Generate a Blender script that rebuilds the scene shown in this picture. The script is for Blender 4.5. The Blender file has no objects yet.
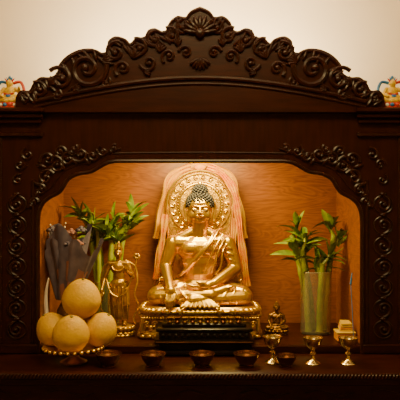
import bpy, math, random
from mathutils import Vector, Matrix, Euler
random.seed(7)
sc = bpy.context.scene
COL = sc.collection

# ------------------------------------------------------------ materials
def new_mat(name):
    m = bpy.data.materials.new(name); m.use_nodes = True
    nt = m.node_tree
    return m, nt, nt.nodes['Principled BSDF']

def pmat(name, c1, c2=None, rough=.5, metal=0., scale=20., bump=0., bscale=None, stretch=(1,1,1), coat=0., spec=None):
    m, nt, b = new_mat(name)
    b.inputs['Roughness'].default_value = rough
    b.inputs['Metallic'].default_value = metal
    b.inputs['Coat Weight'].default_value = coat
    if spec is not None: b.inputs['Specular IOR Level'].default_value = spec
    tc = nt.nodes.new('ShaderNodeTexCoord')
    mp = nt.nodes.new('ShaderNodeMapping'); mp.inputs['Scale'].default_value = stretch
    nt.links.new(tc.outputs['Object'], mp.inputs['Vector'])
    nz = nt.nodes.new('ShaderNodeTexNoise'); nz.inputs['Scale'].default_value = scale; nz.inputs['Detail'].default_value = 5
    nt.links.new(mp.outputs['Vector'], nz.inputs['Vector'])
    cr = nt.nodes.new('ShaderNodeValToRGB')
    cr.color_ramp.elements[0].position = .35; cr.color_ramp.elements[1].position = .65
    cr.color_ramp.elements[0].color = (*c1, 1); cr.color_ramp.elements[1].color = (*(c2 or c1), 1)
    nt.links.new(nz.outputs['Fac'], cr.inputs['Fac'])
    nt.links.new(cr.outputs['Color'], b.inputs['Base Color'])
    if bump:
        n2 = nt.nodes.new('ShaderNodeTexNoise'); n2.inputs['Scale'].default_value = bscale or scale*3
        nt.links.new(mp.outputs['Vector'], n2.inputs['Vector'])
        bp = nt.nodes.new('ShaderNodeBump'); bp.inputs['Strength'].default_value = bump; bp.inputs['Distance'].default_value = .01
        nt.links.new(n2.outputs['Fac'], bp.inputs['Height']); nt.links.new(bp.outputs['Normal'], b.inputs['Normal'])
    return m

M_dark = pmat('dark_wood', (.020,.0032,.0004), (.035,.0058,.0008), rough=.34, scale=6, stretch=(1,4,9), bump=.08, bscale=30, spec=.20)
M_darkp = pmat('dark_wood_vertical', (.020,.0032,.0004), (.035,.0058,.0008), rough=.34, scale=6, stretch=(9,4,1), bump=.08, bscale=30, spec=.20)
M_carve = pmat('carved_wood', (.016,.0028,.0004), (.031,.0052,.0008), rough=.30, scale=30, spec=.32)
M_gold = pmat('gilt_bronze', (.68,.41,.010), (.84,.53,.018), rough=.29, metal=.92, scale=14, bump=.05, bscale=90)
M_gold2 = pmat('old_gilt', (.38,.21,.004), (.66,.39,.012), rough=.38, metal=.75, scale=40, bump=.35, bscale=130)
M_bronze = pmat('bronze', (.34,.18,.008), (.62,.36,.02), rough=.34, metal=.8, scale=30)
M_dbronze = pmat('dark_bronze', (.12,.05,.004), (.24,.11,.008), rough=.4, metal=.7, scale=30)
M_hair = pmat('hair_paint', (.010,.009,.012), (.022,.017,.016), rough=.5, scale=60)
M_silver = pmat('polished_brass_silver', (.72,.56,.22), (.82,.66,.30), rough=.2, metal=1, scale=10)
M_bowl = pmat('bowl_bronze', (.10,.032,.008), (.17,.055,.012), rough=.27, metal=.8, scale=15)
M_black = pmat('black_lacquer', (.005,.003,.002), (.009,.004,.002), rough=.3, scale=20, spec=.3)
M_pom = pmat('pomelo_peel', (.56,.30,.0006), (.66,.39,.002), rough=.5, scale=8, bump=.25, bscale=120, spec=.3)
M_stem = pmat('stem', (.12,.10,.03), (.18,.14,.04), rough=.7)
M_stalk = pmat('bamboo_stalk', (.18,.25,.006), (.32,.35,.015), rough=.4, scale=12)
M_leaf = pmat('bamboo_leaf', (.07,.15,.005), (.24,.30,.010), rough=.45, scale=18)
M_khata = pmat('khata_silk', (.62,.17,.0), (.66,.38,.0), rough=.65, scale=26, bump=.2, spec=.1)
M_khy = pmat('khata_yellow', (.58,.26,.0), (.64,.35,.0), rough=.65, scale=12, spec=.1)
M_red = pmat('red_paint', (.5,.02,.01), (.6,.05,.015), rough=.5)
M_blue = pmat('blue_paint', (.02,.12,.40), (.03,.25,.55), rough=.5)
M_white = pmat('white_glaze', (.7,.62,.5), (.8,.72,.6), rough=.3)
M_paper = pmat('lavender_paper', (.07,.058,.095), (.17,.14,.19), rough=.7, scale=14)
M_paper2 = pmat('pink_paper', (.26,.10,.08), (.32,.15,.12), rough=.7, scale=10)
M_cer = pmat('brown_glaze', (.06,.025,.015), (.1,.04,.02), rough=.25)
M_orange = pmat('orange_box', (.60,.20,.0), (.70,.30,.0), rough=.5)
M_yellow = pmat('yellow_box', (.62,.38,.002), (.72,.46,.004), rough=.45)
M_wall = pmat('cream_plaster', (.86,.71,.50), (.89,.74,.53), rough=.9, scale=3, bump=.05, bscale=150)
M_floor = pmat('floor_wood', (.2,.1,.05), (.28,.15,.08), rough=.5, scale=4, stretch=(1,8,1))
M_ceil = pmat('ceiling_paint', (.8,.75,.68), rough=.9)
M_water = pmat('dark_water', (.05,.025,.012), rough=.05)

def veneer():
    m, nt, b = new_mat('orange_veneer')
    tc = nt.nodes.new('ShaderNodeTexCoord'); mp = nt.nodes.new('ShaderNodeMapping')
    mp.inputs['Scale'].default_value = (1.2, 1, 5)
    nt.links.new(tc.outputs['Object'], mp.inputs['Vector'])
    w = nt.nodes.new('ShaderNodeTexNoise'); w.inputs['Scale'].default_value = 1.6; w.inputs['Distortion'].default_value = 1.2; w.inputs['Detail'].default_value = 2
    nt.links.new(mp.outputs['Vector'], w.inputs['Vector'])
    mul = nt.nodes.new('ShaderNodeMath'); mul.operation = 'MULTIPLY'; mul.inputs[1].default_value = 24
    nt.links.new(w.outputs['Fac'], mul.inputs[0])
    fr = nt.nodes.new('ShaderNodeMath'); fr.operation = 'PINGPONG'; fr.inputs[1].default_value = 1
    nt.links.new(mul.outputs[0], fr.inputs[0])
    n2 = nt.nodes.new('ShaderNodeTexNoise'); n2.inputs['Scale'].default_value = 30; n2.inputs['Detail'].default_value = 6
    mp2 = nt.nodes.new('ShaderNodeMapping'); mp2.inputs['Scale'].default_value = (.4, 1, 6)
    nt.links.new(tc.outputs['Object'], mp2.inputs['Vector']); nt.links.new(mp2.outputs['Vector'], n2.inputs['Vector'])
    ad = nt.nodes.new('ShaderNodeMath'); ad.operation = 'MULTIPLY_ADD'; ad.inputs[1].default_value = .35
    nt.links.new(fr.outputs[0], ad.inputs[0]); nt.links.new(n2.outputs['Fac'], ad.inputs[2])
    cr = nt.nodes.new('ShaderNodeValToRGB')
    cr.color_ramp.elements[0].position = .3; cr.color_ramp.elements[1].position = .95
    cr.color_ramp.elements[0].color = (.19,.050,.004,1); cr.color_ramp.elements[1].color = (.36,.110,.010,1)
    nt.links.new(ad.outputs[0], cr.inputs['Fac']); nt.links.new(cr.outputs['Color'], b.inputs['Base Color'])
    b.inputs['Roughness'].default_value = .42
    return m
M_ven = veneer()

def glassmat():
    m = bpy.data.materials.new('pressed_glass'); m.use_nodes = True; nt = m.node_tree
    nt.nodes.clear()
    o = nt.nodes.new('ShaderNodeOutputMaterial'); mix = nt.nodes.new('ShaderNodeMixShader'); mix0 = nt.nodes.new('ShaderNodeMixShader')
    t = nt.nodes.new('ShaderNodeBsdfTransparent'); t.inputs[0].default_value = (.97,.96,.92,1)
    df = nt.nodes.new('ShaderNodeBsdfDiffuse'); df.inputs[0].default_value = (.85,.80,.62,1); mix0.inputs[0].default_value = .06
    g = nt.nodes.new('ShaderNodeBsdfGlossy'); g.inputs['Roughness'].default_value = .2; g.inputs[0].default_value = (1,.95,.85,1)
    f = nt.nodes.new('ShaderNodeLayerWeight'); f.inputs['Blend'].default_value = .16
    nz = nt.nodes.new('ShaderNodeTexNoise'); nz.inputs['Scale'].default_value = 45
    tc = nt.nodes.new('ShaderNodeTexCoord'); nt.links.new(tc.outputs['Object'], nz.inputs['Vector'])
    bp = nt.nodes.new('ShaderNodeBump'); bp.inputs['Strength'].default_value = .7; bp.inputs['Distance'].default_value = .012
    nt.links.new(nz.outputs['Fac'], bp.inputs['Height']); nt.links.new(bp.outputs[0], g.inputs['Normal']); nt.links.new(bp.outputs[0], f.inputs['Normal'])
    nt.links.new(t.outputs[0], mix0.inputs[1]); nt.links.new(df.outputs[0], mix0.inputs[2])
    nt.links.new(f.outputs['Facing'], mix.inputs[0]); nt.links.new(mix0.outputs[0], mix.inputs[1]); nt.links.new(g.outputs[0], mix.inputs[2])
    nt.links.new(mix.outputs[0], o.inputs[0])
    return m
M_glass = glassmat()

# ------------------------------------------------------------ mesh builder
class MB:
    def __init__(s): s.v=[]; s.f=[]; s.m=[]; s.mats=[]
    def mi(s, mat):
        if mat not in s.mats: s.mats.append(mat)
        return s.mats.index(mat)
    def add(s, vs, fs, mat):
        o=len(s.v); k=s.mi(mat)
        s.v += [tuple(v) for v in vs]
        for f in fs: s.f.append(tuple(i+o for i in f)); s.m.append(k)
    def box(s, x0,x1,y0,y1,z0,z1, mat, bev=0.):
        if bev<=0:
            vs=[(x,y,z) for x in(x0,x1) for y in(y0,y1) for z in(z0,z1)]
            fs=[(0,1,3,2),(4,6,7,5),(0,4,5,1),(2,3,7,6),(0,2,6,4),(1,5,7,3)]
            s.add(vs,fs,mat); return
        b=min(bev,(x1-x0)/2.01,(y1-y0)/2.01,(z1-z0)/2.01)
        secs=[(z0,b),(z0+b,0),(z1-b,0),(z1,b)]
        vs=[];fs=[]
        for z,i in secs:
            a=i; 
            vs+=[(x0+a+b,y0+a,z),(x1-a-b,y0+a,z),(x1-a,y0+a+b,z),(x1-a,y1-a-b,z),(x1-a-b,y1-a,z),(x0+a+b,y1-a,z),(x0+a,y1-a-b,z),(x0+a,y0+a+b,z)]
        for r in range(3):
            for j in range(8):
                k=(j+1)%8; fs.append((r*8+j,r*8+k,r*8+8+k,r*8+8+j))
        fs.append(tuple(range(7,-1,-1))); fs.append(tuple(24+j for j in range(8)))
        s.add(vs,fs,mat)
    def ell(s, c, r, mat, rot=None, seg=16, rings=10):
        R = Euler(rot).to_matrix() if rot else None
        if not hasattr(r,'__len__'): r=(r,r,r)
        c=Vector(c); vs=[];fs=[]
        vs.append(Vector((0,0,-r[2])))
        for i in range(1,rings):
            a=-math.pi/2+math.pi*i/rings
            for j in range(seg):
                b=2*math.pi*j/seg
                vs.append(Vector((r[0]*math.cos(a)*math.cos(b), r[1]*math.cos(a)*math.sin(b), r[2]*math.sin(a))))
        vs.append(Vector((0,0,r[2])))
        if R: vs=[R@v for v in vs]
        vs=[v+c for v in vs]
        for j in range(seg):
            k=(j+1)%seg; fs.append((0,1+k,1+j))
            for i in range(rings-2):
                a=1+i*seg; fs.append((a+j,a+k,a+seg+k,a+seg+j))
            a=1+(rings-2)*seg; fs.append((a+j,a+k,len(vs)-1))
        s.add(vs,fs,mat)
    def tube(s, pts, rad, mat, seg=8, closed=False, flat=1.0):
        pts=[Vector(p) for p in pts]; n=len(pts)
        if not hasattr(rad,'__len__'): rad=[rad]*n
        vs=[];fs=[]; up=None
        for i in range(n):
            if closed: t=pts[(i+1)%n]-pts[i-1]
            else: t=pts[min(i+1,n-1)]-pts[max(i-1,0)]
            if t.length<1e-9: t=Vector((0,0,1))
            t.normalize()
            if up is None:
                up=Vector((0,1,0)) if abs(t.y)<.9 else Vector((1,0,0))
            up=(up-t*up.dot(t))
            if up.length<1e-6: up=t.orthogonal()
            up.normalize(); sd=t.cross(up)
            for j in range(seg):
                a=2*math.pi*j/seg
                vs.append(pts[i]+(up*math.cos(a)*flat+sd*math.sin(a))*rad[i])
        m=n if closed else n-1
        for i in range(m):
            q=(i+1)%n
            for j in range(seg):
                k=(j+1)%seg; fs.append((i*seg+j,i*seg+k,q*seg+k,q*seg+j))
        if not closed:
            fs.append(tuple(range(seg-1,-1,-1))); fs.append(tuple((n-1)*seg+j for j in range(seg)))
        s.add(vs,fs,mat)
    def cap(s, a, b, r0, r1, mat, seg=14):
        a=Vector(a); b=Vector(b); d=(b-a); L=d.length; d=d/L if L>1e-9 else Vector((0,0,1))
        pts=[];rad=[]
        for i in range(5):
            t=math.pi/2*i/5+.05; pts.append(a-d*r0*math.cos(t)); rad.append(r0*math.sin(t))
        pts.append(a);rad.append(r0);pts.append(b);rad.append(r1)
        for i in range(4,-1,-1):
            t=math.pi/2*i/5+.05; pts.append(b+d*r1*math.cos(t)); rad.append(r1*math.sin(t))
        s.tube(pts,rad,mat,seg)
    def lathe(s, prof, c, mat, seg=32, sx=1., sy=1., capb=True, capt=True):
        vs=[];fs=[];n=len(prof)
        for r,z in prof:
            for j in range(seg):
                a=2*math.pi*j/seg; vs.append((c[0]+r*sx*math.cos(a),c[1]+r*sy*math.sin(a),c[2]+z))
        for i in range(n-1):
            for j in range(seg):
                k=(j+1)%seg; fs.append((i*seg+j,i*seg+k,i*seg+seg+k,i*seg+seg+j))
        if capb: fs.append(tuple(range(seg-1,-1,-1)))
        if capt: fs.append(tuple((n-1)*seg+j for j in range(seg)))
        s.add(vs,fs,mat)
    def prism(s, pts, y0, y1, mat):
        n=len(pts)
        vs=[(p[0],y0,p[1]) for p in pts]+[(p[0],y1,p[1]) for p in pts]
        fs=[tuple(range(n)),tuple(range(2*n-1,n-1,-1))]
        for i in range(n):
            k=(i+1)%n; fs.append((i,i+n,k+n,k))
        s.add(vs,fs,mat)
    def spiral(s, cx, cz, y, R, turns, a0, mat, w=.008, dirn=1, n=28, rmin=.12, flat=1.):
        pts=[];rad=[]
        for i in range(n):
            t=i/(n-1); r=R*(1-(1-rmin)*t**.8); a=a0+dirn*turns*2*math.pi*t
            pts.append((cx+r*math.cos(a),y,cz+r*math.sin(a))); rad.append(w*(1-.35*t))
        s.tube(pts,rad,mat,6,flat=flat); s.ell(pts[-1],w*1.5,mat,seg=8,rings=6)
    def leaf(s, p, d, L, W, droop, mat, n=7, curl=0.):
        p=Vector(p); d=Vector(d).normalized()
        up=Vector((0,0,1)); sd=d.cross(up)
        if sd.length<.1: sd=Vector((random.uniform(-1,1),random.uniform(-1,1),0))
        sd.normalize(); 
        tw=random.uniform(-.9,.9); nr=sd.cross(d).normalized()
        sd=(sd*math.cos(tw)+nr*math.sin(tw)).normalized(); nr=sd.cross(d).normalized()
        vs=[];fs=[]
        for i in range(n):
            t=i/(n-1); w=W*math.sin(math.pi*min(1,(.12+.88*t)))**.8 if t<1 else 0.0004
            c=p+d*L*t+Vector((0,0,-droop*L*t*t))+sd*curl*L*t*t
            vs+=[c-sd*w+nr*w*.35,c,c+sd*w+nr*w*.35]
        for i in range(n-1):
            a=i*3; fs+=[(a,a+1,a+4,a+3),(a+1,a+2,a+5,a+4)]
        s.add(vs,fs,mat)
    def obj(s, name, parent=None, loc=(0,0,0), smooth=True, ang=40, rot=None, fix=True):
        me=bpy.data.meshes.new(name); me.from_pydata(s.v,[],s.f); 
        for m in s.mats: me.materials.append(m)
        me.polygons.foreach_set('material_index',s.m)
        if fix:
            import bmesh
            bm=bmesh.new(); bm.from_mesh(me); bmesh.ops.recalc_face_normals(bm,faces=bm.faces); bm.to_mesh(me); bm.free()
        if smooth:
            me.polygons.foreach_set('use_smooth',[True]*len(me.polygons))
            try: me.set_sharp_from_angle(angle=math.radians(ang))
            except Exception: pass
        me.update()
        o=bpy.data.objects.new(name,me); COL.objects.link(o); o.location=loc
        if rot: o.rotation_euler=rot
        if parent: o.parent=parent
        return o

def remesh(o, vox, it=4):
    m=o.modifiers.new('r','REMESH'); m.mode='VOXEL'; m.voxel_size=vox; m.use_smooth_shade=True
    k=o.modifiers.new('s','SMOOTH'); k.iterations=it; k.factor=.5
    dg=bpy.context.evaluated_depsgraph_get(); dg.update()
    me=bpy.data.meshes.new_from_object(o.evaluated_get(dg))
    mats=list(o.data.materials)
    o.modifiers.clear(); o.data=me
    me.materials.clear()
    for mt in mats: me.materials.append(mt)
    me.polygons.foreach_set('material_index',[0]*len(me.polygons))
    me.polygons.foreach_set('use_smooth',[True]*len(me.polygons)); me.update()
    return o

def empty(name, loc, rot=None, sc_=1.):
    e=bpy.data.objects.new(name,None); COL.objects.link(e); e.location=loc; e.scale=(sc_,)*3
    if rot: e.rotation_euler=rot
    return e

def catmull(P, n=4):
    out=[]
    for i in range(len(P)-1):
        p0=P[max(i-1,0)];p1=P[i];p2=P[i+1];p3=P[min(i+2,len(P)-1)]
        for k in range(n):
            t=k/n
            out.append(tuple(.5*((2*p1[j])+(-p0[j]+p2[j])*t+(2*p0[j]-5*p1[j]+4*p2[j]-p3[j])*t*t+(-p0[j]+3*p1[j]-3*p2[j]+p3[j])*t**3) for j in range(len(p1))))
    out.append(P[-1]); return out

# ------------------------------------------------------------ room
def wallbox(name,*a):
    mat=a[-1]; b=MB(); b.box(*a[:-1],mat); return b.obj(name,smooth=False)
wallbox('wall_back',-2.6,2.6,.64,.74,0,3.0,M_wall)
wallbox('wall_left',-2.7,-2.6,-4.6,.74,0,3.0,M_wall)
wallbox('wall_right',2.6,2.7,-4.6,.74,0,3.0,M_wall)
wallbox('wall_front',-2.7,2.7,-4.7,-4.6,0,3.0,M_wall)
wallbox('floor',-2.7,2.7,-4.7,.74,-.1,0,M_floor)
wallbox('ceiling',-2.7,2.7,-4.7,.74,3.0,3.1,M_ceil)
wallbox('baseboard_back',-2.6,2.6,.62,.64,0,.1,M_ceil)

# ------------------------------------------------------------ altar table
TZ=.74
t=MB()
t.box(-1.35,1.35,-.38,.6,.705,TZ,M_dark,.008)
t.box(-1.32,1.32,-.355,.58,.672,.705,M_dark,.006)
t.box(-1.29,1.29,-.335,.57,.60,.672,M_dark,.004)
t.box(-1.31,1.31,-.36,.58,.565,.60,M_dark,.008)
t.box(-1.27,1.27,-.32,.57,.08,.565,M_dark)
t.box(-1.31,1.31,-.36,.58,0,.08,M_dark,.008)
n=176
for i in range(n):   # rope bead
    x=-1.34+2.68*i/(n-1)
    t.ell((x,-.384,.722),(.0056,.008,.0145),M_carve,rot=(0,.6,0),seg=8,rings=6)
for k in range(5):
    x0=-1.2+k*.485
    t.box(x0,x0+.45,-.33,-.32,.12,.53,M_dark,.004); t.box(x0+.05,x0+.40,-.338,-.33,.17,.48,M_carve,.004)
for k in range(9):
    x=-1.16+k*.29
    t.tube([(x-.11,-.337,.636),(x-.05,-.337,.650),(x,-.337,.636),(x+.05,-.337,.622),(x+.11,-.337,.636)],.005,M_carve,6)
t.obj('altar_table')

# ------------------------------------------------------------ altar cabinet
def X(p): return (p-200)*.005
def Z(p): return 1.5+(200-p)*.005
c=MB()
half=[(40,352),(40,300),(40,225),(41,212),(45,203),(52,197),(60,193),(65,187),(70,179),(80,174),(92,172),(101,167),(109,163),(118,161.5)]
L=[(X(a),Z(b)) for a,b in half]
Ls=[L[0],L[1]]+catmull(L[2:],3)
Rs=[(-x,z) for x,z in reversed(Ls)]
c.prism(Ls+Rs+[(1.25,TZ),(1.25,1.93),(-1.25,1.93),(-1.25,TZ)],-.035,0,M_darkp)
lip=Ls+Rs
c.tube([(x,-.037,z) for x,z in lip],.010,M_carve,8)
off=[(X(a),Z(b)) for a,b in [(33,350),(33,225),(34,210),(40,196),(52,188),(60,178),(68,170),(80,165),(92,163),(101,158),(112,154),(200,153)]]
off=catmull(off,4); 
c.tube([(x,-.036,z) for x,z in off]+[(-x,-.036,z) for x,z in reversed(off[:-1])],.0045,M_carve,6)
c.box(-.82,.82,.555,.575,TZ,1.93,M_ven)
for s in(-1,1):
    c.box(min(s*.80,s*.82),max(s*.80,s*.82),0,.555,TZ,1.93,M_ven)
    c.box(min(s*1.23,s*1.25),max(s*1.23,s*1.25),0,.6,TZ,1.93,M_darkp)
c.box(-.80,.80,0,.555,1.80,1.82,M_ven)
c.box(-.80,.80,-.0,.555,TZ,.78,M_dark)
c.box(-.80,.80,-.035,.0,TZ,.78,M_dark,.005)
c.box(-1.25,1.25,.575,.6,TZ,1.93,M_dark)
c.box(-1.27,1.27,-.05,.6,1.925,1.945,M_dark,.006)
c.box(-1.25,-.80,-.05,-.03,TZ,.79,M_dark,.006); c.box(.80,1.25,-.05,-.03,TZ,.79,M_dark,.006)
for s in(-1,1):
    def bx(a,b,y0,y1,z0,z1,m=M_dark,bv=.006):
        x0,x1=sorted((s*a,s*b)); c.box(x0,x1,y0,y1,z0,z1,m,bv)
    bx(.76,1.3,-.10,.6,1.925,1.95); bx(.77,1.28,-.08,-.03,1.90,1.925); bx(.78,1.27,-.06,-.03,1.875,1.90)
    bx(.775,1.26,-.055,-.03,1.81,1.835,M_carve)
    for xx in(.825,.985):
        bx(xx-.006,xx+.006,-.046,-.03,.79,1.60 if xx<.9 else 1.81,M_carve,.003)
    bx(1.0,1.02,-.06,-.03,.79,1.81,M_darkp,.006)
    z=.86; k=0
    while z<1.56:
        c.spiral(s*.905,z,-.040,.042,1.3,math.pi/2+(k%2)*math.pi,M_carve,.0075,dirn=s*(1 if k%2 else -1))
        c.tube([(s*.905+.047*math.cos(a*math.pi/8),-.038,z+.044*math.sin(a*math.pi/8)) for a in range(16)],.0045,M_carve,6,closed=True)
        c.ell((s*.905,-.04,z+.052),(.018,.01,.010),M_carve,seg=8,rings=6)
        z+=.103; k+=1
    for (px,py,R,a0,dd) in [(22,165,6,0,1),(30,155,7,2,-1),(20,180,6,1,-1)]:
        c.spiral(s*abs(X(px)),Z(py),-.04,R*.005,1.2,a0,M_carve,.007,dirn=s*dd)
    sp=[(48,178,9,0.5,1),(58,166,10,2.2,-1),(70,160,8,1.0,1),(50,160,8,3.5,-1),(82,155,8,4,1),(94,156,7,1,-1),(62,152,6,0,1),(104,152,6,2,1),(43,190,6,2,-1),(75,150,5,1,-1),(115,149,4,1,1),(36,202,5,0,1)]
    for px,py,R,a0,dd in sp:
        xx=s*abs(X(px)); a=a0 if s<0 else math.pi-a0
        c.spiral(xx,Z(py),-.042,R*.005,1.25,a,M_carve,.0085,dirn=dd*(-s))
        c.ell((xx+s*R*.004,-.04,Z(py)-R*.004),(R*.0035,.010,.011),M_carve,rot=(0,a,0),seg=10,rings=6)
    vine=catmull([(s*abs(X(a)),-.04,Z(b)) for a,b in [(34,206),(42,190),(50,172),(62,160),(80,154),(100,155),(122,149)]],5)
    c.tube(vine,[.009*(1-.5*i/len(vine)) for i in range(len(vine))],M_carve,6)
ch=[(20,114),(20,100),(25,93),(33,93),(37,86),(44,80),(53,80),(60,76),(62,68),(70,59),(82,53),(95,52),(104,56),(110,53),(110,45),(117,40),(126,42),(131,47),(137,42),(146,40),(149,34),(156,32),(163,35),(169,32),(171,25),(178,20),(186,21),(191,15),(200,11)]
C0=catmull([(X(a),Z(b)) for a,b in ch],3)
cr_out=C0+[(-x,z) for x,z in reversed(C0[:-1])]
c.prism(cr_out,-.075,-.03,M_dark)
edge=[(x*.985,-.078,z-.012) for x,z in cr_out[4:-4]]
c.tube(edge,.009,M_carve,6)
arc=[(X(38)+ (X(362)-X(38))*i/40,-.078,Z(104)+ .115*math.sin(math.pi*i/40)) for i in range(41)]
c.tube(arc,.012,M_carve,8); c.tube([(x,y,z-.028) for x,y,z in arc],.006,M_carve,8)
for s in(-1,1):
    S=[(90,72,20,0.2,1,1.6,.014),(64,82,13,2.5,1,1.4,.011),(43,93,9,2.2,1,1.3,.010),(29,101,6,2,1,1.2,.008),
       (118,56,11,1.2,-1,1.4,.011),(140,52,10,2,1,1.4,.010),(156,44,9,1.5,-1,1.4,.010),(125,72,9,4,1,1.3,.010),
       (150,66,9,3.4,-1,1.3,.009),(172,40,9,2.2,1,1.4,.010),(170,60,8,4,1,1.3,.009),(184,32,8,1.8,-1,1.3,.009),(186,56,7,3,1,1.3,.009),(108,86,6,1,1,1.2,.007),(60,98,6,1,1,1.2,.007),(78,94,5,3,1,1.2,.007)]
    for px,py,R,a0,dd,tn,w in S:
        xx=s*abs(X(px)); a=a0 if s<0 else math.pi-a0
        c.spiral(xx,Z(py),-.083,R*.005,tn,a,M_carve,w,dirn=dd*(-s)*-1)
    for i in range(46):
        q=C0[5+int(i*(len(C0)-8)/46)]
        x,z=q; ang=random.uniform(-.9,.9)
        c.ell((s*abs(x)*.975,-.08,z-.03-random.random()*.03),(.009,.012,.030),M_carve,rot=(0,s*(.7+ang*.6),0),seg=8,rings=6)
    for (px,py,n_,ln,a0) in [(105,66,5,.055,1.2),(135,62,5,.05,.6),(160,56,5,.045,.4),(76,92,4,.04,1.5),(52,88,4,.045,1.0),(178,50,4,.04,.2),(145,76,4,.035,1.6)]:
        for i in range(n_):
            a=a0+(i-n_/2)*.35; xx=s*abs(X(px))
            c.ell((xx+s*.5*ln*math.sin(a)*-1,-.082,Z(py)+.5*ln*math.cos(a)),(.008,.012,ln*.55),M_carve,rot=(0,-s*a,0),seg=8,rings=6)
for i in range(9):
    a=math.radians(-80+20*i)
    c.ell((.045*math.sin(a),-.088,Z(38)+.05*math.cos(a)),(.012,.014,.042),M_carve,rot=(0,a,0),seg=10,rings=8)
c.ell((0,-.092,Z(38)),(.025,.02,.025),M_carve)
for i in range(7):
    a=math.radians(-60+20*i); c.ell((.03*math.sin(a),-.086,Z(62)-.03*math.cos(a)),(.009,.012,.03),M_carve,rot=(0,-a,0),seg=8,rings=6)
c.obj('altar_cabinet')

# ------------------------------------------------------------ seated buddha
def seated_body(mat):
    b=MB(); e=lambda *a,**k:b.ell(*a,mat,**k); cp=lambda *a:b.cap(*a,mat)
    e((0,.03,.075),(.135,.10,.085)); e((0,.02,.16),(.096,.074,.11)); e((0,.02,.215),(.102,.072,.09))
    e((0,.018,.285),(.126,.074,.085)); cp((-.120,.02,.322),(.120,.02,.322),.046,.046)
    for s in(-1,1): cp((s*.012,.018,.395),(s*.115,.02,.338),.028,.034)
    e((-.048,-.032,.293),(.054,.028,.038)); e((.048,-.032,.293),(.054,.028,.038))
    cp((0,.02,.35),(0,.008,.45),.046,.040)
    cp((-.05,.025,.365),(.05,.025,.365),.03,.03)
    for s in(-1,1):
        cp((s*.08,.02,.065),(s*.225,-.075,.052),.072,.050)
        e((s*.238,-.085,.046),(.042,.05,.045))
    cp((.228,-.10,.042),(-.04,-.155,.036),.042,.034)
    cp((-.228,-.095,.045),(.06,-.145,.062),.044,.032)
    e((0,-.07,.035),(.17,.10,.035))
    cp((.06,-.145,.066),(.15,-.115,.095),.024,.020)
    for i in range(5): cp((.145+.004*i,-.130+.011*i,.097),(.170-.003*abs(i-1),-.128+.012*i,.103),.0085,.0065)
    cp((-.05,-.15,.035),(-.13,-.13,.030),.024,.02)
    cp((-.148,.022,.318),(-.188,.008,.195),.044,.033); cp((-.188,.008,.195),(-.160,-.128,.118),.033,.021)
    cp((.148,.022,.318),(.192,.006,.185),.046,.037); cp((.192,.006,.185),(.075,-.112,.120),.037,.024)
    cp((-.160,-.130,.116),(-.152,-.165,.088),.022,.024); e((-.152,-.178,.080),(.027,.014,.028))
    for i,l in enumerate((.048,.060,.065,.056)):
        x=-.132-.0135*i
        cp((x,-.186,.066),(x-.001,-.200,.066-l*.5),.0078,.007); cp((x-.001,-.200,.066-l*.5),(x,-.198,.066-l),.007,.0055)
    cp((-.128,-.170,.092),(-.116,-.186,.068),.0085,.0075); cp((-.116,-.186,.068),(-.117,-.194,.048),.0075,.006)
    cp((.075,-.112,.120),(.045,-.128,.112),.023,.022); e((.020,-.132,.110),(.036,.030,.015))
    for i,l in enumerate((.050,.058,.055,.044)):
        y=-.152+.0135*i
        cp((-.008,y,.110),(-.008-l*.55,y+.002,.108),.0078,.007); cp((-.008-l*.55,y+.002,.108),(-.008-l,y+.004,.116),.007,.0055)
    cp((.028,-.152,.118),(.004,-.160,.126),.0085,.0075); cp((.004,-.160,.126),(-.016,-.156,.130),.0075,.006)
    sash=catmull([(.10,.06,.385),(.078,-.012,.378),(.04,-.062,.32),(-.01,-.068,.26),(-.06,-.055,.20),(-.10,-.03,.155),(-.12,.03,.14)],5)
    b.tube(sash,.0085,mat,8)
    sash=[(x+.022,y-.003,z+.012) for x,y,z in sash]; b.tube(sash,.007,mat,8)
    for k in range(3):
        o=.03*k
        p=catmull([(.125+o*.3,-.02,.375-o),(.085+o*.6,-.064,.31-o*.5),(.05+o,-.068,.24-o*.6),(.02+o,-.062,.17-o*.2)],4); b.tube(p,.0055,mat,6)
    for k in range(4):
        z=.30-.035*k; x=.152+.011*k
        b.tube([(x+.045*math.cos(a/10*2*math.pi),.018+.046*math.sin(a/10*2*math.pi),z-.35*.045*math.cos(a/10*2*math.pi)) for a in range(10)],.0045,mat,6,closed=True)
    for s in(-1,1):
        for k in range(4):
            o=.045*k
            p=catmull([(s*(.215-o),-.01-.02*k,.105),(s*(.225-o*.9),-.10-.012*k,.088),(s*(.205-o),-.142-.008*k,.045),(s*(.19-o),-.135-.01*k,.01)],4); b.tube(p,.005,mat,6)
    for k in range(-4,5):
        b.cap((k*.012,-.165,.04),(k*.024,-.195,.006),.010,.010,mat,seg=8)
    return b
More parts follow.
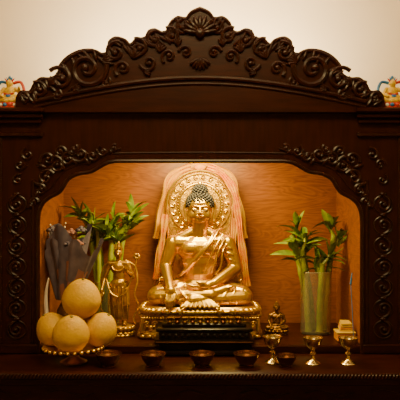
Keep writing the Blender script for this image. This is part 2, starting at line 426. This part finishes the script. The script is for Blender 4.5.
def head_mesh(mat):
    b=MB(); e=lambda *a,**k:b.ell(*a,mat,**k); cp=lambda *a:b.cap(*a,mat)
    e((0,.004,.518),(.060,.066,.068)); e((0,-.012,.487),(.053,.052,.046)); e((0,-.026,.460),(.030,.032,.022)); e((0,-.046,.452),(.013,.012,.010))
    e((-.027,-.036,.482),(.024,.020,.027)); e((.027,-.036,.482),(.024,.020,.027))
    e((0,-.040,.535),(.035,.020,.018))
    cp((0,.02,.42),(0,.012,.47),.036,.036)
    cp((0,-.060,.520),(0,-.072,.492),.0050,.0072); e((-.0075,-.066,.488),.0052); e((.0075,-.066,.488),.0052)
    for s in(-1,1):
        p=catmull([(s*.007,-.063,.520),(s*.022,-.0625,.527),(s*.038,-.053,.525),(s*.047,-.042,.517)],4); b.tube(p,.0032,mat,6)
        e((s*.025,-.054,.508),(.0145,.009,.0080))
        b.tube(catmull([(s*.058,.0,.525),(s*.067,.006,.532),(s*.071,.010,.510),(s*.066,.006,.482),(s*.064,.0,.452)],4),.0078,mat,8)
        e((s*.0645,-.001,.448),(.008,.008,.012))
    b.tube(catmull([(-.016,-.060,.475),(-.007,-.0665,.4760),(0,-.067,.4745),(.007,-.0665,.4760),(.016,-.060,.475)],3),.0030,mat,6)
    e((0,-.0635,.4690),(.0100,.005,.0036))
    return b
def hair_mesh(mat,gold,curls=True):
    b=MB(); b.ell((0,.012,.532),(.0625,.066,.062),mat); b.ell((0,.012,.592),(.034,.036,.036),mat)
    def dome(c,r,z0,N):
        for i in range(N):
            f=(i+.5)/N; zz=1-f*(1-z0); a=i*2.39996; rr=math.sqrt(max(0,1-zz*zz))
            p=(c[0]+r[0]*rr*math.cos(a),c[1]+r[1]*rr*math.sin(a),c[2]+r[2]*zz)
            if p[1]<-.035 and p[2]<.545: continue
            b.ell(p,.0068,mat,seg=8,rings=6)
    dome((0,.012,.532),(.0635,.067,.064),-.2,190); dome((0,.012,.592),(.035,.037,.037),-.1,60)
    b.ell((0,.012,.634),(.010,.010,.014),gold)
    return b

B=empty('buddha_statue',(0,.27,.78))
BZ=.165
body=seated_body(M_gold).obj('body',B,(0,0,BZ)); remesh(body,.0030,2)
HS=(1.17,1.10,1.10); HL=(0,0,BZ-.054)
hd=head_mesh(M_gold).obj('head',B,HL); remesh(hd,.0015,1); hd.scale=HS
hh_=hair_mesh(M_hair,M_gold).obj('hair_curls',B,HL); hh_.scale=HS
d=MB()
for s in(-1,1):
    d.tube(catmull([(s*.012,-.0625,.5045),(s*.024,-.0640,.502),(s*.037,-.0560,.505)],4),.0010,M_hair,6)
d.tube([(-.012,-.0650,.4725),(0,-.0695,.4717),(.012,-.0650,.4725)],.0009,M_red,6)
d.ell((0,-.0620,.536),.0026,M_red,seg=8,rings=6)
d.obj('face_paint',B,HL).scale=HS
th=MB()
def rr(b,prof,mat,w,dp,yc=0,n=10):
    vs=[];fs=[];N=4*n
    for o,z in prof:
        for j in range(N):
            a=2*math.pi*(j+.5)/N; ca,sa=math.cos(a),math.sin(a); ex=.35
            vs.append(((w+o)*math.copysign(abs(ca)**ex,ca),yc+(dp+o)*math.copysign(abs(sa)**ex,sa),z))
    for i in range(len(prof)-1):
        for j in range(N):
            k=(j+1)%N; fs.append((i*N+j,i*N+k,i*N+N+k,i*N+N+j))
    fs.append(tuple(range(N-1,-1,-1))); fs.append(tuple((len(prof)-1)*N+j for j in range(N)))
    b.add(vs,fs,mat)
rr(th,[(.0,0),(.006,.006),(.006,.026),(-.004,.034),(-.016,.040),(-.020,.052),(-.020,.095),(-.012,.104),(.0,.108),(.004,.118),(.0,.126),(-.01,.130)],M_gold2,.325,.155,-.015)
rr(th,[(-.02,.128),(0,.134),(.004,.146),(-.002,.156),(-.012,.165)],M_gold,.30,.150,-.035)
for i in range(34):
    a=2*math.pi*i/34; ca,sa=math.cos(a),math.sin(a)
    th.ell((.305*math.copysign(abs(ca)**.45,ca),-.035+.156*math.copysign(abs(sa)**.45,sa),.146),(.022,.014,.017),M_gold,seg=10,rings=8)
for i in range(44):
    x=-.30+.6*i/43; th.ell((x,-.176,.112),.0065,M_gold,seg=8,rings=6)
for i in range(-3,4):
    x=i*.085
    for s in(-1,1):
        th.spiral(x+s*.020,.074,-.155,.020,1.3,0 if s>0 else math.pi,M_gold,.005,dirn=s)
    th.ell((x,-.157,.058),(.012,.008,.014),M_gold,seg=8,rings=6)
for s in(-1,1):
    th.cap((s*.30,-.150,.04),(s*.30,-.150,.10),.014,.011,M_gold); 
for i in range(-8,9): th.ell((i*.037,-.172,.016),(.016,.008,.010),M_gold,seg=8,rings=6)
th.obj('lotus_throne',B)
h=MB()
HZ=BZ+.530
o1=[(.262,.13),(.270,.20),(.255,.28),(.232,.34),(.206,.40),(.180,.47)]
R=.188; q_=R/.205
oo=[( x,z) for x,z in o1]
for i in range(0,25):
    a=math.radians(-12+8.5*i)
    if a>math.pi/2: break
    oo.append((R*math.cos(a),HZ+R*math.sin(a)))
oo.append((0,HZ+R+.004))
oo=catmull(oo,2)
pl=[(x,z) for x,z in oo]+[(-x,z) for x,z in reversed(oo[:-1])]
h.prism(pl,.12,.14,M_gold2)
h.tube([(x*.985,.118,z) for x,z in pl],.009,M_gold,8)
for r,w,m in((.128*q_,.006,M_gold),(.142*q_,.0035,M_gold),(.186*q_,.005,M_gold)):
    h.tube([(r*math.cos(2*math.pi*i/64),.117,HZ+r*math.sin(2*math.pi*i/64)) for i in range(64)],w,m,8,closed=True)
for i in range(48):
    a=2*math.pi*i/48; h.ell((.135*q_*math.cos(a),.116,HZ+.135*q_*math.sin(a)),.0042,M_gold,seg=8,rings=6)
for i in range(22):
    a=2*math.pi*i/22
    h.spiral(.164*q_*math.cos(a),HZ+.164*q_*math.sin(a),.116,.0165,1.2,a,M_gold,.0045,n=18)
for s in(-1,1):
    for i in range(9):
        z=.16+.035*i; xx=.238-.007*i+(.01 if i<4 else 0)
        h.spiral(s*xx,z,.116,.019,1.3,i,M_gold,.0055,dirn=s*(1 if i%2 else -1),n=18)
        h.spiral(s*(xx-.045),z+.015,.116,.016,1.2,i+2,M_gold,.004,dirn=-s,n=16)
h.obj('mandorla',B)
k=MB()
def cloth(path, w, mat, fold=.010, nf=3, n2=10):
    P=catmull(path,6); vs=[];fs=[]
    for i,p in enumerate(P):
        t=Vector(P[min(i+1,len(P)-1)])-Vector(P[max(i-1,0)]); t.normalize(); sd=Vector((t.z,0,-t.x))
        if sd.length<1e-3: sd=Vector((1,0,0))
        sd.normalize(); ww=w*(.85+.15*math.sin(i*.5))
        for j in range(n2):
            u=j/(n2-1)*2-1
            q=Vector(p)+sd*ww*u+Vector((0,fold*math.sin(u*math.pi*nf+i*.15),0)); vs.append(q)
    for i in range(len(P)-1):
        for j in range(n2-1):
            a=i*n2+j; fs.append((a,a+1,a+n2+1,a+n2))
    k.add(vs,fs,mat)
cloth([(-.05,.155,.898),(.04,.155,.903),(.115,.155,.878),(.175,.155,.815),(.200,.155,.72),(.222,.150,.60),(.245,.14,.50)],.040,M_khy)
cloth([(.05,.158,.898),(-.04,.158,.903),(-.115,.158,.875),(-.17,.158,.815),(-.195,.158,.72),(-.217,.152,.60),(-.240,.142,.5)],.038,M_khy)
cloth([(.04,.112,.905),(.10,.108,.885),(.150,.102,.835),(.185,.102,.78),(.205,.104,.71),(.216,.100,.62),(.226,.096,.52),(.240,.088,.42),(.252,.082,.32),(.26,.08,.24)],.023,M_khata)
cloth([(.19,.112,.62),(.185,.105,.52),(.19,.098,.42),(.20,.090,.34)],.020,M_khy)
cloth([(-.195,.102,.64),(-.205,.102,.56),(-.214,.100,.48),(-.230,.092,.38),(-.248,.088,.28)],.023,M_khata,nf=2)
k.ell((0,.125,.905),(.035,.016,.018),M_khata)
k.obj('silk_khata_scarf',None,(0,.27,.78),fix=False)

# ------------------------------------------------------------ black offering stand
s_=MB()
s_.box(-.21,.25,-.09,.085,.850,.866,M_black,.004); s_.box(-.195,.235,-.08,.075,.815,.850,M_black,.003)
s_.box(-.215,.255,-.095,.088,.795,.815,M_black,.004); s_.box(-.195,.235,-.075,.070,.765,.795,M_black,.003)
s_.box(-.22,.26,-.10,.09,.745,.765,M_black,.004)
for x in(-.21,.23):
    for y in(-.09,.06): s_.box(x,x+.02,y,y+.02,.74,.746,M_black)
for i in range(14): s_.ell((-.175+.0305*i,-.081,.832),(.010,.005,.010),M_black,seg=8,rings=6)
s_.tube([(-.21,-.094,.805),(.25,-.094,.805)],.0025,M_bowl,6)
s_.box(-.18,.22,-.06,.05,.866,.884,M_black,.004)
for i in range(10): s_.lathe([(.012,0),(.014,.006),(.010,.012),(.014,.02),(.015,.026)],(-.145+.0365*i,-.045,.884),M_bowl if i%2 else M_dbronze,seg=14)
s_.v=[(x*1.03,y,.74+(z-.74)*1.07) for x,y,z in s_.v]
s_.obj('lacquer_incense_box')

# ------------------------------------------------------------ offering bowls
def bowl(x,y,r):
    b=MB(); hh=r*1.05
    b.lathe([(r*.55,0),(r*.58,.004),(r*.50,.008),(r*.62,hh*.25),(r*.88,hh*.6),(r*.97,hh*.9),(r*1.03,hh),(r*1.02,hh+.002),(r*.93,hh*.9),(r*.82,hh*.6)],(0,0,0),M_bowl,capt=False)
    b.lathe([(.0005,hh*.78),(r*.9,hh*.78)],(0,0,0),M_water,capb=False,capt=False)
    b.tube([(r*1.02*math.cos(i*math.pi/20),r*1.02*math.sin(i*math.pi/20),hh) for i in range(40)],.0018,M_bowl,6,closed=True)
    b.obj('offering_bowl',None,(x,y,TZ),fix=False)
for x,r in((-.418,.058),(-.214,.057),(.009,.057),(.212,.057),(.392,.048)): bowl(x,-.28,r)

# ------------------------------------------------------------ goblets
def goblet(x,y):
    b=MB()
    b.lathe([(.034,0),(.036,.004),(.030,.010),(.014,.018),(.008,.028),(.007,.040),(.014,.046),(.014,.052),(.007,.058),(.008,.066),(.020,.074),(.034,.088),(.040,.106),(.045,.120),(.046,.124),(.042,.122),(.034,.100),(.012,.084),(.001,.082)],(0,0,0),M_silver,capt=False)
    b.obj('butter_lamp_goblet',None,(x,y,TZ),fix=False)
goblet(.338,-.215); goblet(.523,-.235); goblet(.686,-.235)

# ------------------------------------------------------------ fruit stand and pomelos
f=MB()
f.lathe([(.062,0),(.064,.005),(.050,.012),(.028,.022),(.020,.036),(.028,.046),(.06,.052),(.11,.058),(.138,.074),(.141,.079),(.136,.079),(.105,.064),(.02,.058),(.001,.058)],(0,0,0),M_gold,capt=False)
for i in range(28):
    a=2*math.pi*i/28; f.ell((.137*math.cos(a),.137*math.sin(a),.071),(.010,.010,.009),M_gold,seg=8,rings=6)
f.obj('fruit_stand',None,(-.592,-.2,TZ),fix=False)
def pomelo(p,r,tilt):
    b=MB(); seg=32; rings=22
    prof=[]
    for i in range(1,rings):
        a=-math.pi/2+math.pi*i/rings
        q=r*math.cos(a)*(1-.13*max(0,math.sin(a))); z=r*math.sin(a)*(1.05 if a>0 else 1)
        if a>1.3: z-=r*.05*(a-1.3)/.27
        prof.append((q,z))
    b.lathe(prof,(0,0,0),M_pom,seg=seg)
    b.lathe([(.006,0),(.007,.004),(.004,.006)],(0,0,prof[-1][1]),M_stem,seg=8)
    b.obj('pomelo',None,p,rot=tilt,ang=80)
pomelo((-.702,-.150,.812+.072),.079,(.2,-.5,0)); pomelo((-.592,-.265,.805+.080),.086,(.3,.1,0)); pomelo((-.474,-.155,.812+.070),.081,(.1,.5,0)); pomelo((-.562,-.165,1.030),.093,(.15,.1,0))

# ------------------------------------------------------------ standing deity
D=empty('standing_deity_statue',(-.432,.22,.78),sc_=1.1)
b=MB(); mat=M_bronze; cp=lambda *a:b.cap(*a,mat); e=lambda *a,**k:b.ell(*a,mat,**k)
cp((-.02,0,.24),(-.024,-.008,.15),.028,.022); cp((-.024,-.008,.15),(-.022,.0,.065),.021,.014)
cp((.02,0,.24),(.032,-.014,.15),.028,.022); cp((.032,-.014,.15),(.026,0,.065),.021,.014)
e((-.022,-.012,.058),(.012,.026,.009)); e((.028,-.012,.058),(.012,.026,.009))
e((0,0,.245),(.044,.032,.034)); e((-.002,0,.285),(.028,.022,.04)); e((-.004,0,.325),(.038,.026,.034)); cp((-.045,0,.345),(.038,0,.345),.016,.016)
cp((-.004,0,.35),(-.004,-.002,.38),.012,.011); e((-.003,-.004,.396),(.020,.022,.027)); cp((-.003,-.026,.398),(-.003,-.029,.391),.002,.0035)
e((-.003,.004,.415),(.022,.022,.016)); cp((-.003,.004,.42),(-.003,.004,.448),.012,.006)
cp((-.048,0,.342),(-.070,0,.275),.014,.011); cp((-.07,0,.275),(-.080,-.03,.225),.011,.008); e((-.081,-.036,.215),(.009,.007,.014))
for i in range(4): cp((-.087+.0045*i,-.038,.208),(-.088+.0045*i,-.044,.192),.0028,.0022)
cp((-.073,-.036,.212),(-.068,-.042,.203),.003,.0025)
cp((.041,0,.342),(.066,-.004,.282),.014,.011); cp((.066,-.004,.282),(.042,-.045,.315),.011,.008); e((.040,-.050,.328),(.009,.006,.013))
for i in range(4): cp((.034+.0045*i,-.052,.336),(.033+.005*i,-.052,.352),.0028,.0022)
cp((.032,-.050,.325),(.025,-.052,.334),.003,.0025)
b.lathe([(.036,0),(.040,.02),(.040,.09),(.042,.14),(.040,.165)],(.002,0,.075),mat,sx=1.1,sy=.72)
for i in range(5): b.tube(catmull([(-.04+.02*i,-.03,.235),(-.045+.022*i,-.042,.16),(-.042+.022*i,-.036,.08)],4),.004,mat,6)
o=b.obj('figure',D); remesh(o,.0020,2)
b=MB()
b.lathe([(.072,0),(.074,.006),(.066,.014),(.052,.020),(.050,.026),(.064,.034),(.070,.044),(.060,.050)],(0,0,0),mat,sx=1.05,sy=.8)
for i in range(18):
    a=2*math.pi*i/18; b.ell((.070*math.cos(a),.053*math.sin(a),.036),(.012,.010,.012),mat,seg=8,rings=6); b.ell((.068*math.cos(a),.052*math.sin(a),.014),(.012,.010,.009),mat,seg=8,rings=6)
for s in(-1,1):
    b.tube(catmull([(s*.03,.015,.36),(s*.075,.015,.33),(s*.088,0,.26),(s*.075,-.01,.20),(s*.092,0,.14),(s*.07,.0,.08),(s*.085,0,.05)],6),.0055,mat,6)
    b.tube(catmull([(s*.06,-.01,.27),(s*.035,-.038,.21),(0,-.046,.19)],5),.004,mat,6)
b.tube(catmull([(.05,-.03,.25),(.075,-.02,.31),(.085,-.01,.37)],5),.003,mat,6)
for i in range(6):
    a=i*math.pi/3; b.ell((.086+.010*math.cos(a),-.01,.38+.010*math.sin(a)),(.009,.006,.009),mat,seg=8,rings=6)
for i in range(5):
    a=math.radians(-50+25*i); b.cap((-.003+.018*math.sin(a),-.018,.418),(-.003+.026*math.sin(a),-.020,.436+.006*math.cos(a)),.005,.0015,M_gold2,seg=6)
b.tube([(-.004+.028*math.cos(a*math.pi/10),-.018-.010*abs(math.sin(a*math.pi/10)),.335-.022*math.sin(a*math.pi/10)) for a in range(11)],.003,M_gold2,6)
b.obj('lotus_base_and_scarves',D)

# ------------------------------------------------------------ small seated figurine
Q=empty('seated_deity_figurine',(.412,.24,.78))
sb=seated_body(M_dbronze)
hb=head_mesh(M_dbronze); sb.add([(x*1.1,y*1.1,z*1.1-.054) for x,y,z in hb.v],hb.f,M_dbronze)
q=sb.obj('figure',Q,(0,0,.028)); remesh(q,.0075,1); q.scale=(.225,)*3
hq=hair_mesh(M_dbronze,M_gold2).obj('hair',Q,(0,0,.028-.054*.225)); hq.scale=(.2475,)*3
b=MB(); b.lathe([(.060,0),(.062,.005),(.052,.010),(.050,.014),(.060,.022),(.058,.028)],(0,0,0),M_dbronze,sy=.75)
for i in range(16):
    a=2*math.pi*i/16; b.ell((.059*math.cos(a),.044*math.sin(a),.020),(.010,.008,.008),M_dbronze,seg=8,rings=6)
b.obj('lotus_base',Q)

# ------------------------------------------------------------ lucky bamboo in glass vases
def bamboo(loc, stalks, vr, vh, seed):
    random.seed(seed)
    E=empty('lucky_bamboo_vase',loc)
    g=MB(); 
    g.lathe([(vr*.9,0),(vr*.96,.004),(vr*.98,vh*.5),(vr,vh),(vr*.955,vh),(vr*.93,vh*.5),(vr*.90,.014),(.001,.014)],(0,0,0),M_glass,seg=40,capt=False)
    g.tube([(vr*math.cos(i*math.pi/20),vr*math.sin(i*math.pi/20),vh) for i in range(40)],.003,M_glass,6,closed=True)
    g.obj('glass_vase',E,fix=False)
    b=MB()
    for (x0,y0,x1,y1,ht,r) in stalks:
        pts=[];rad=[];N=26
        for i in range(N):
            t=i/(N-1); z=.016+(ht-.016)*t
            pts.append((x0+(x1-x0)*t**1.5,y0+(y1-y0)*t,z)); 
            rad.append(r*(1.16 if i%5==0 else 1.0)*(1-.15*t))
        b.tube(pts,rad,M_stalk,10)
        lean=1 if x1>0 else -1
        for q in range(2):
            zt=ht-(.0,.07)[q]; t=(zt-.016)/(ht-.016); base=Vector((x0+(x1-x0)*t**1.5,y0+(y1-y0)*t,zt))
            an=random.choice((0,math.pi))+random.uniform(-.8,.8)
            tip=base+Vector((.035*math.cos(an)+.008*lean,.018*math.sin(an),.045+random.random()*.03))
            b.tube([base-Vector((0,0,.01)),base.lerp(tip,.5)+Vector((.008*math.cos(an),0,0)),tip],[r*.6,r*.5,r*.35],M_stalk,8)
            for i in range(9):
                a=an+i*2.4; el=random.uniform(.2,1.45)
                dr=Vector((math.cos(a)*math.cos(el)+.12*lean,.5*math.sin(a)*math.cos(el)-.1,math.sin(el)))
                b.leaf(tip-Vector((0,0,.006*(8-i))),dr,random.uniform(.09,.165),random.uniform(.012,.020),random.uniform(.1,.6),M_leaf,curl=random.uniform(-.2,.2))
    b.v=[(min(max(x,-.79-loc[0]),.79-loc[0]),min(y,.548-loc[1]),z) for x,y,z in b.v]
    b.obj('stalks_and_leaves',E,fix=False)
bamboo((.625,.26,.78),[(-.035,.0,-.125,.01,.53,.018),(-.01,.03,-.060,.03,.42,.016),(.015,-.03,.03,-.03,.38,.019),(.045,.02,.105,.02,.53,.018),(-.045,-.03,-.08,-.03,.45,.017)],.085,.335,3)
bamboo((-.525,.42,.78),[(-.035,.0,-.11,-.01,.58,.017),(-.01,.03,-.05,.02,.50,.015),(.015,-.03,.03,-.04,.50,.017),(.045,.02,.10,.01,.60,.017),(-.04,-.03,-.045,-.03,.55,.016),(.03,-.01,.06,-.02,.55,.016)],.070,.26,11)

# ------------------------------------------------------------ bouquet in vase
E=empty('flower_bouquet_vase',(-.70,.14,.78),sc_=1.07)
random.seed(5)
b=MB()
b.lathe([(.030,0),(.034,.004),(.045,.03),(.058,.09),(.052,.14),(.030,.18),(.026,.20),(.034,.215),(.030,.214),(.022,.20)],(.01,0,0),M_cer,capt=False)
cres=catmull([(-.072,-.05,.30),(-.084,-.05,.23),(-.084,-.05,.15),(-.072,-.05,.08),(-.042,-.05,.03),(.0,-.05,.012)],6)
b.tube(cres,[.003+.008*math.sin(math.pi*i/(len(cres)-1)) for i in range(len(cres))],M_white,10)
b.lathe([(.045,0),(.045,.008),(.02,.012)],(-.01,-.045,0),M_white,seg=20)
b.obj('vase',E,fix=False)
b=MB()
def paper(mat,ax,r0,r1,h,base,ph,span):
    vs=[];fs=[];n=40;m=8
    for i in range(m):
        t=i/(m-1)
        for j in range(n):
            a=ph+span*j/(n-1); r=(r0+(r1-r0)*t**.8)*(1+.12*math.sin(a*7+t*2))
            hh=h*t*(1+.16*math.sin(a*3+1)*t)
            vs.append((base[0]+ax[0]*hh+r*math.cos(a),base[1]+ax[1]*hh+.7*r*math.sin(a),base[2]+hh))
    for i in range(m-1):
        for j in range(n-1):
            a=i*n+j; fs.append((a,a+1,a+n+1,a+n))
    b.add(vs,fs,mat)
paper(M_paper,(.06,-.1),.045,.102,.31,(.0,0,.20),0,6.4)
paper(M_paper2,(.22,-.1),.036,.080,.17,(.02,-.03,.19),3.4,2.6)
paper(M_paper,(-.05,-.1),.048,.085,.26,(.0,.0,.19),2.4,3.4)
paper(M_paper,(.30,-.2),.042,.090,.26,(.01,-.02,.19),3.6,3.0)
for q in range(11):
    x=.01+random.uniform(-.07,.08); y=-.05+random.uniform(-.03,.03); z=.47+random.uniform(-.03,.06)
    for i in range(12):
        a=i*2.4; qq=math.sqrt(i/12.); r=.026
        b.ell((x+r*qq*math.cos(a),y+r*.6*qq*math.sin(a),z+r*.7*(1-qq)),(.010,.010,.008),M_paper if q%3 else M_paper2,seg=8,rings=6)
for i in range(14):
    a=random.uniform(-.75,.5); L_=random.uniform(.27,.35)
    p0=Vector((.01,0,.21)); p1=p0+Vector((.34*L_*a,random.uniform(-.06,.0),L_)); pm=p0.lerp(p1,.55)+Vector((.01*a,0,0))
    b.tube([p0,pm,p1],[.002,.0018,.001],M_stem,5)
    for j in range(6):
        pp=pm.lerp(p1,j/5.)+Vector((random.uniform(-.012,.012),random.uniform(-.01,.01),0)); b.ell(pp,(.0042,.0042,.006),M_white,seg=6,rings=5)
for i in range(6):
    b.leaf((.01,0,.30),(random.uniform(-.3,.3),-.2,1),.17,.012,.2,M_leaf)
b.v=[(max(x,-.09),y,z) for x,y,z in b.v]
b.obj('wrapped_flowers',E,fix=False)

# ------------------------------------------------------------ boxes and folded paper at right
b=MB(); b.box(-.055,.038,-.045,.045,0,.040,M_orange,.004); b.box(-.058,.040,-.048,.048,.040,.050,M_yellow,.003)
b.box(-.05,.01,-.049,-.045,.008,.032,M_red,.001)
b.obj('gift_box',None,(.752,.09,.78))
b=MB()
for i in range(4):
    w=.036-.003*i; z0=.010*i; s=(-1)**i
    vs=[(-w,-.03,z0),(w,-.03,z0+.003),(w*.9,.03,z0+.010+.002*s),(-w*.9,.03,z0+.012),(-w,-.03,z0+.007),(w,-.03,z0+.010),(w*.9,.03,z0+.017),(-w*.9,.03,z0+.019)]
    b.add(vs,[(0,3,2,1),(4,5,6,7),(0,1,5,4),(2,3,7,6),(1,2,6,5),(0,4,7,3)],M_yellow if i!=1 else M_orange)
b.obj('folded_paper_stack',None,(.748,.09,.83))
b=MB(); b.lathe([(.012,0),(.014,.004),(.009,.012),(.010,.03)],(0,0,0),M_bowl,seg=16)
b.tube([(0,0,.02),(-.006,0,.16),(-.014,0,.30)],[.002,.002,.002],M_blue,6)
for i in range(7): b.ell((-.014+.001*i,0,.30+.008*i),(.006-.0006*i,.004,.007),M_blue,seg=8,rings=6)
b.obj('incense_stick_holder',None,(.772,.018,.78))

# ------------------------------------------------------------ colourful figurines on top
def fig(x,mir,zt=1.95):
    E=empty('painted_deity_figurine',(x,-.02,zt),sc_=1.1)
    b=MB(); m=M_yellow
    b.ell((0,0,.045),(.045,.032,.028),m); b.ell((0,0,.075),(.026,.020,.032),m); b.ell((0,-.002,.115),(.016,.017,.019),m)
    b.cap((-.026,0,.092),(-.044,-.01,.065),.009,.007,m); b.cap((-.044,-.01,.065),(-.028,-.03,.055),.007,.006,m)
    b.cap((.026,0,.092),(.046,-.01,.075),.009,.007,m); b.cap((.046,-.01,.075),(.050,-.03,.095),.007,.006,m)
    b.cap((0,0,.09),(0,0,.11),.009,.009,m)
    b.cap((.042,-.01,.04),(-.01,-.030,.034),.014,.011,m); b.cap((-.042,-.01,.04),(.01,-.028,.036),.014,.011,m)
    o=b.obj('figure',E); remesh(o,.0022,2)
    b=MB(); b.lathe([(.052,0),(.054,.006),(.046,.012),(.052,.022),(.044,.028)],(0,0,0),M_red,sy=.8)
    for i in range(14):
        a=2*math.pi*i/14; b.ell((.050*math.cos(a),.040*math.sin(a),.016),(.010,.008,.009),[M_white,M_blue,M_red][i%3],seg=8,rings=6)
    for s in(-1,1):
        b.tube(catmull([(s*.012,.012,.12),(s*.045,.012,.125),(s*.062,.008,.09),(s*.055,0,.055),(s*.07,0,.03)],5),.007,M_blue if s<0 else M_red,6)
    b.ell((0,-.024,.055),(.014,.008,.012),M_blue,seg=8,rings=6); b.tube([(-.022,-.018,.07),(0,-.026,.062),(.022,-.018,.07)],.004,M_red,6)
    for i in range(5):
        a=math.radians(-60+30*i); b.cap((.012*math.sin(a),-.004,.126),(.024*math.sin(a),-.004,.132+.012*math.cos(a)),.005,.002,[M_red,M_blue,M_yellow,M_blue,M_red][i],seg=6)
    b.ell((0,.0,.142),(.008,.008,.010),M_blue,seg=8,rings=6)
    b.obj('ornaments',E)
fig(-.945,1); fig(.955,-1)

# ------------------------------------------------------------ lights
def area(name,loc,rot,sx,sy,p,col,spread=None):
    l=bpy.data.lights.new(name,'AREA'); l.shape='RECTANGLE'; l.size=sx; l.size_y=sy; l.energy=p; l.color=col
    if spread: l.spread=spread
    o=bpy.data.objects.new(name,l); COL.objects.link(o); o.location=loc; o.rotation_euler=rot; return o
area('niche_light',(0,.07,1.785),(math.radians(22),0,0),.42,.06,20,(1,.74,.25))
area('ceiling_light',(0,-1.3,2.97),(0,0,0),1.2,.8,52,(1,.74,.32))
area('cove_light',(0,.25,2.0),(math.radians(150),0,0),1.1,.1,62,(1,.79,.47))
w=bpy.data.worlds.new('world'); sc.world=w; w.use_nodes=True
w.node_tree.nodes['Background'].inputs[0].default_value=(1,.8,.6,1); w.node_tree.nodes['Background'].inputs[1].default_value=.05

cam=bpy.data.cameras.new('camera'); cam.lens=57.6; cam.sensor_width=36
co=bpy.data.objects.new('camera',cam); COL.objects.link(co); co.location=(0,-3.2,1.5); co.rotation_euler=(math.pi/2,0,0)
sc.camera=co
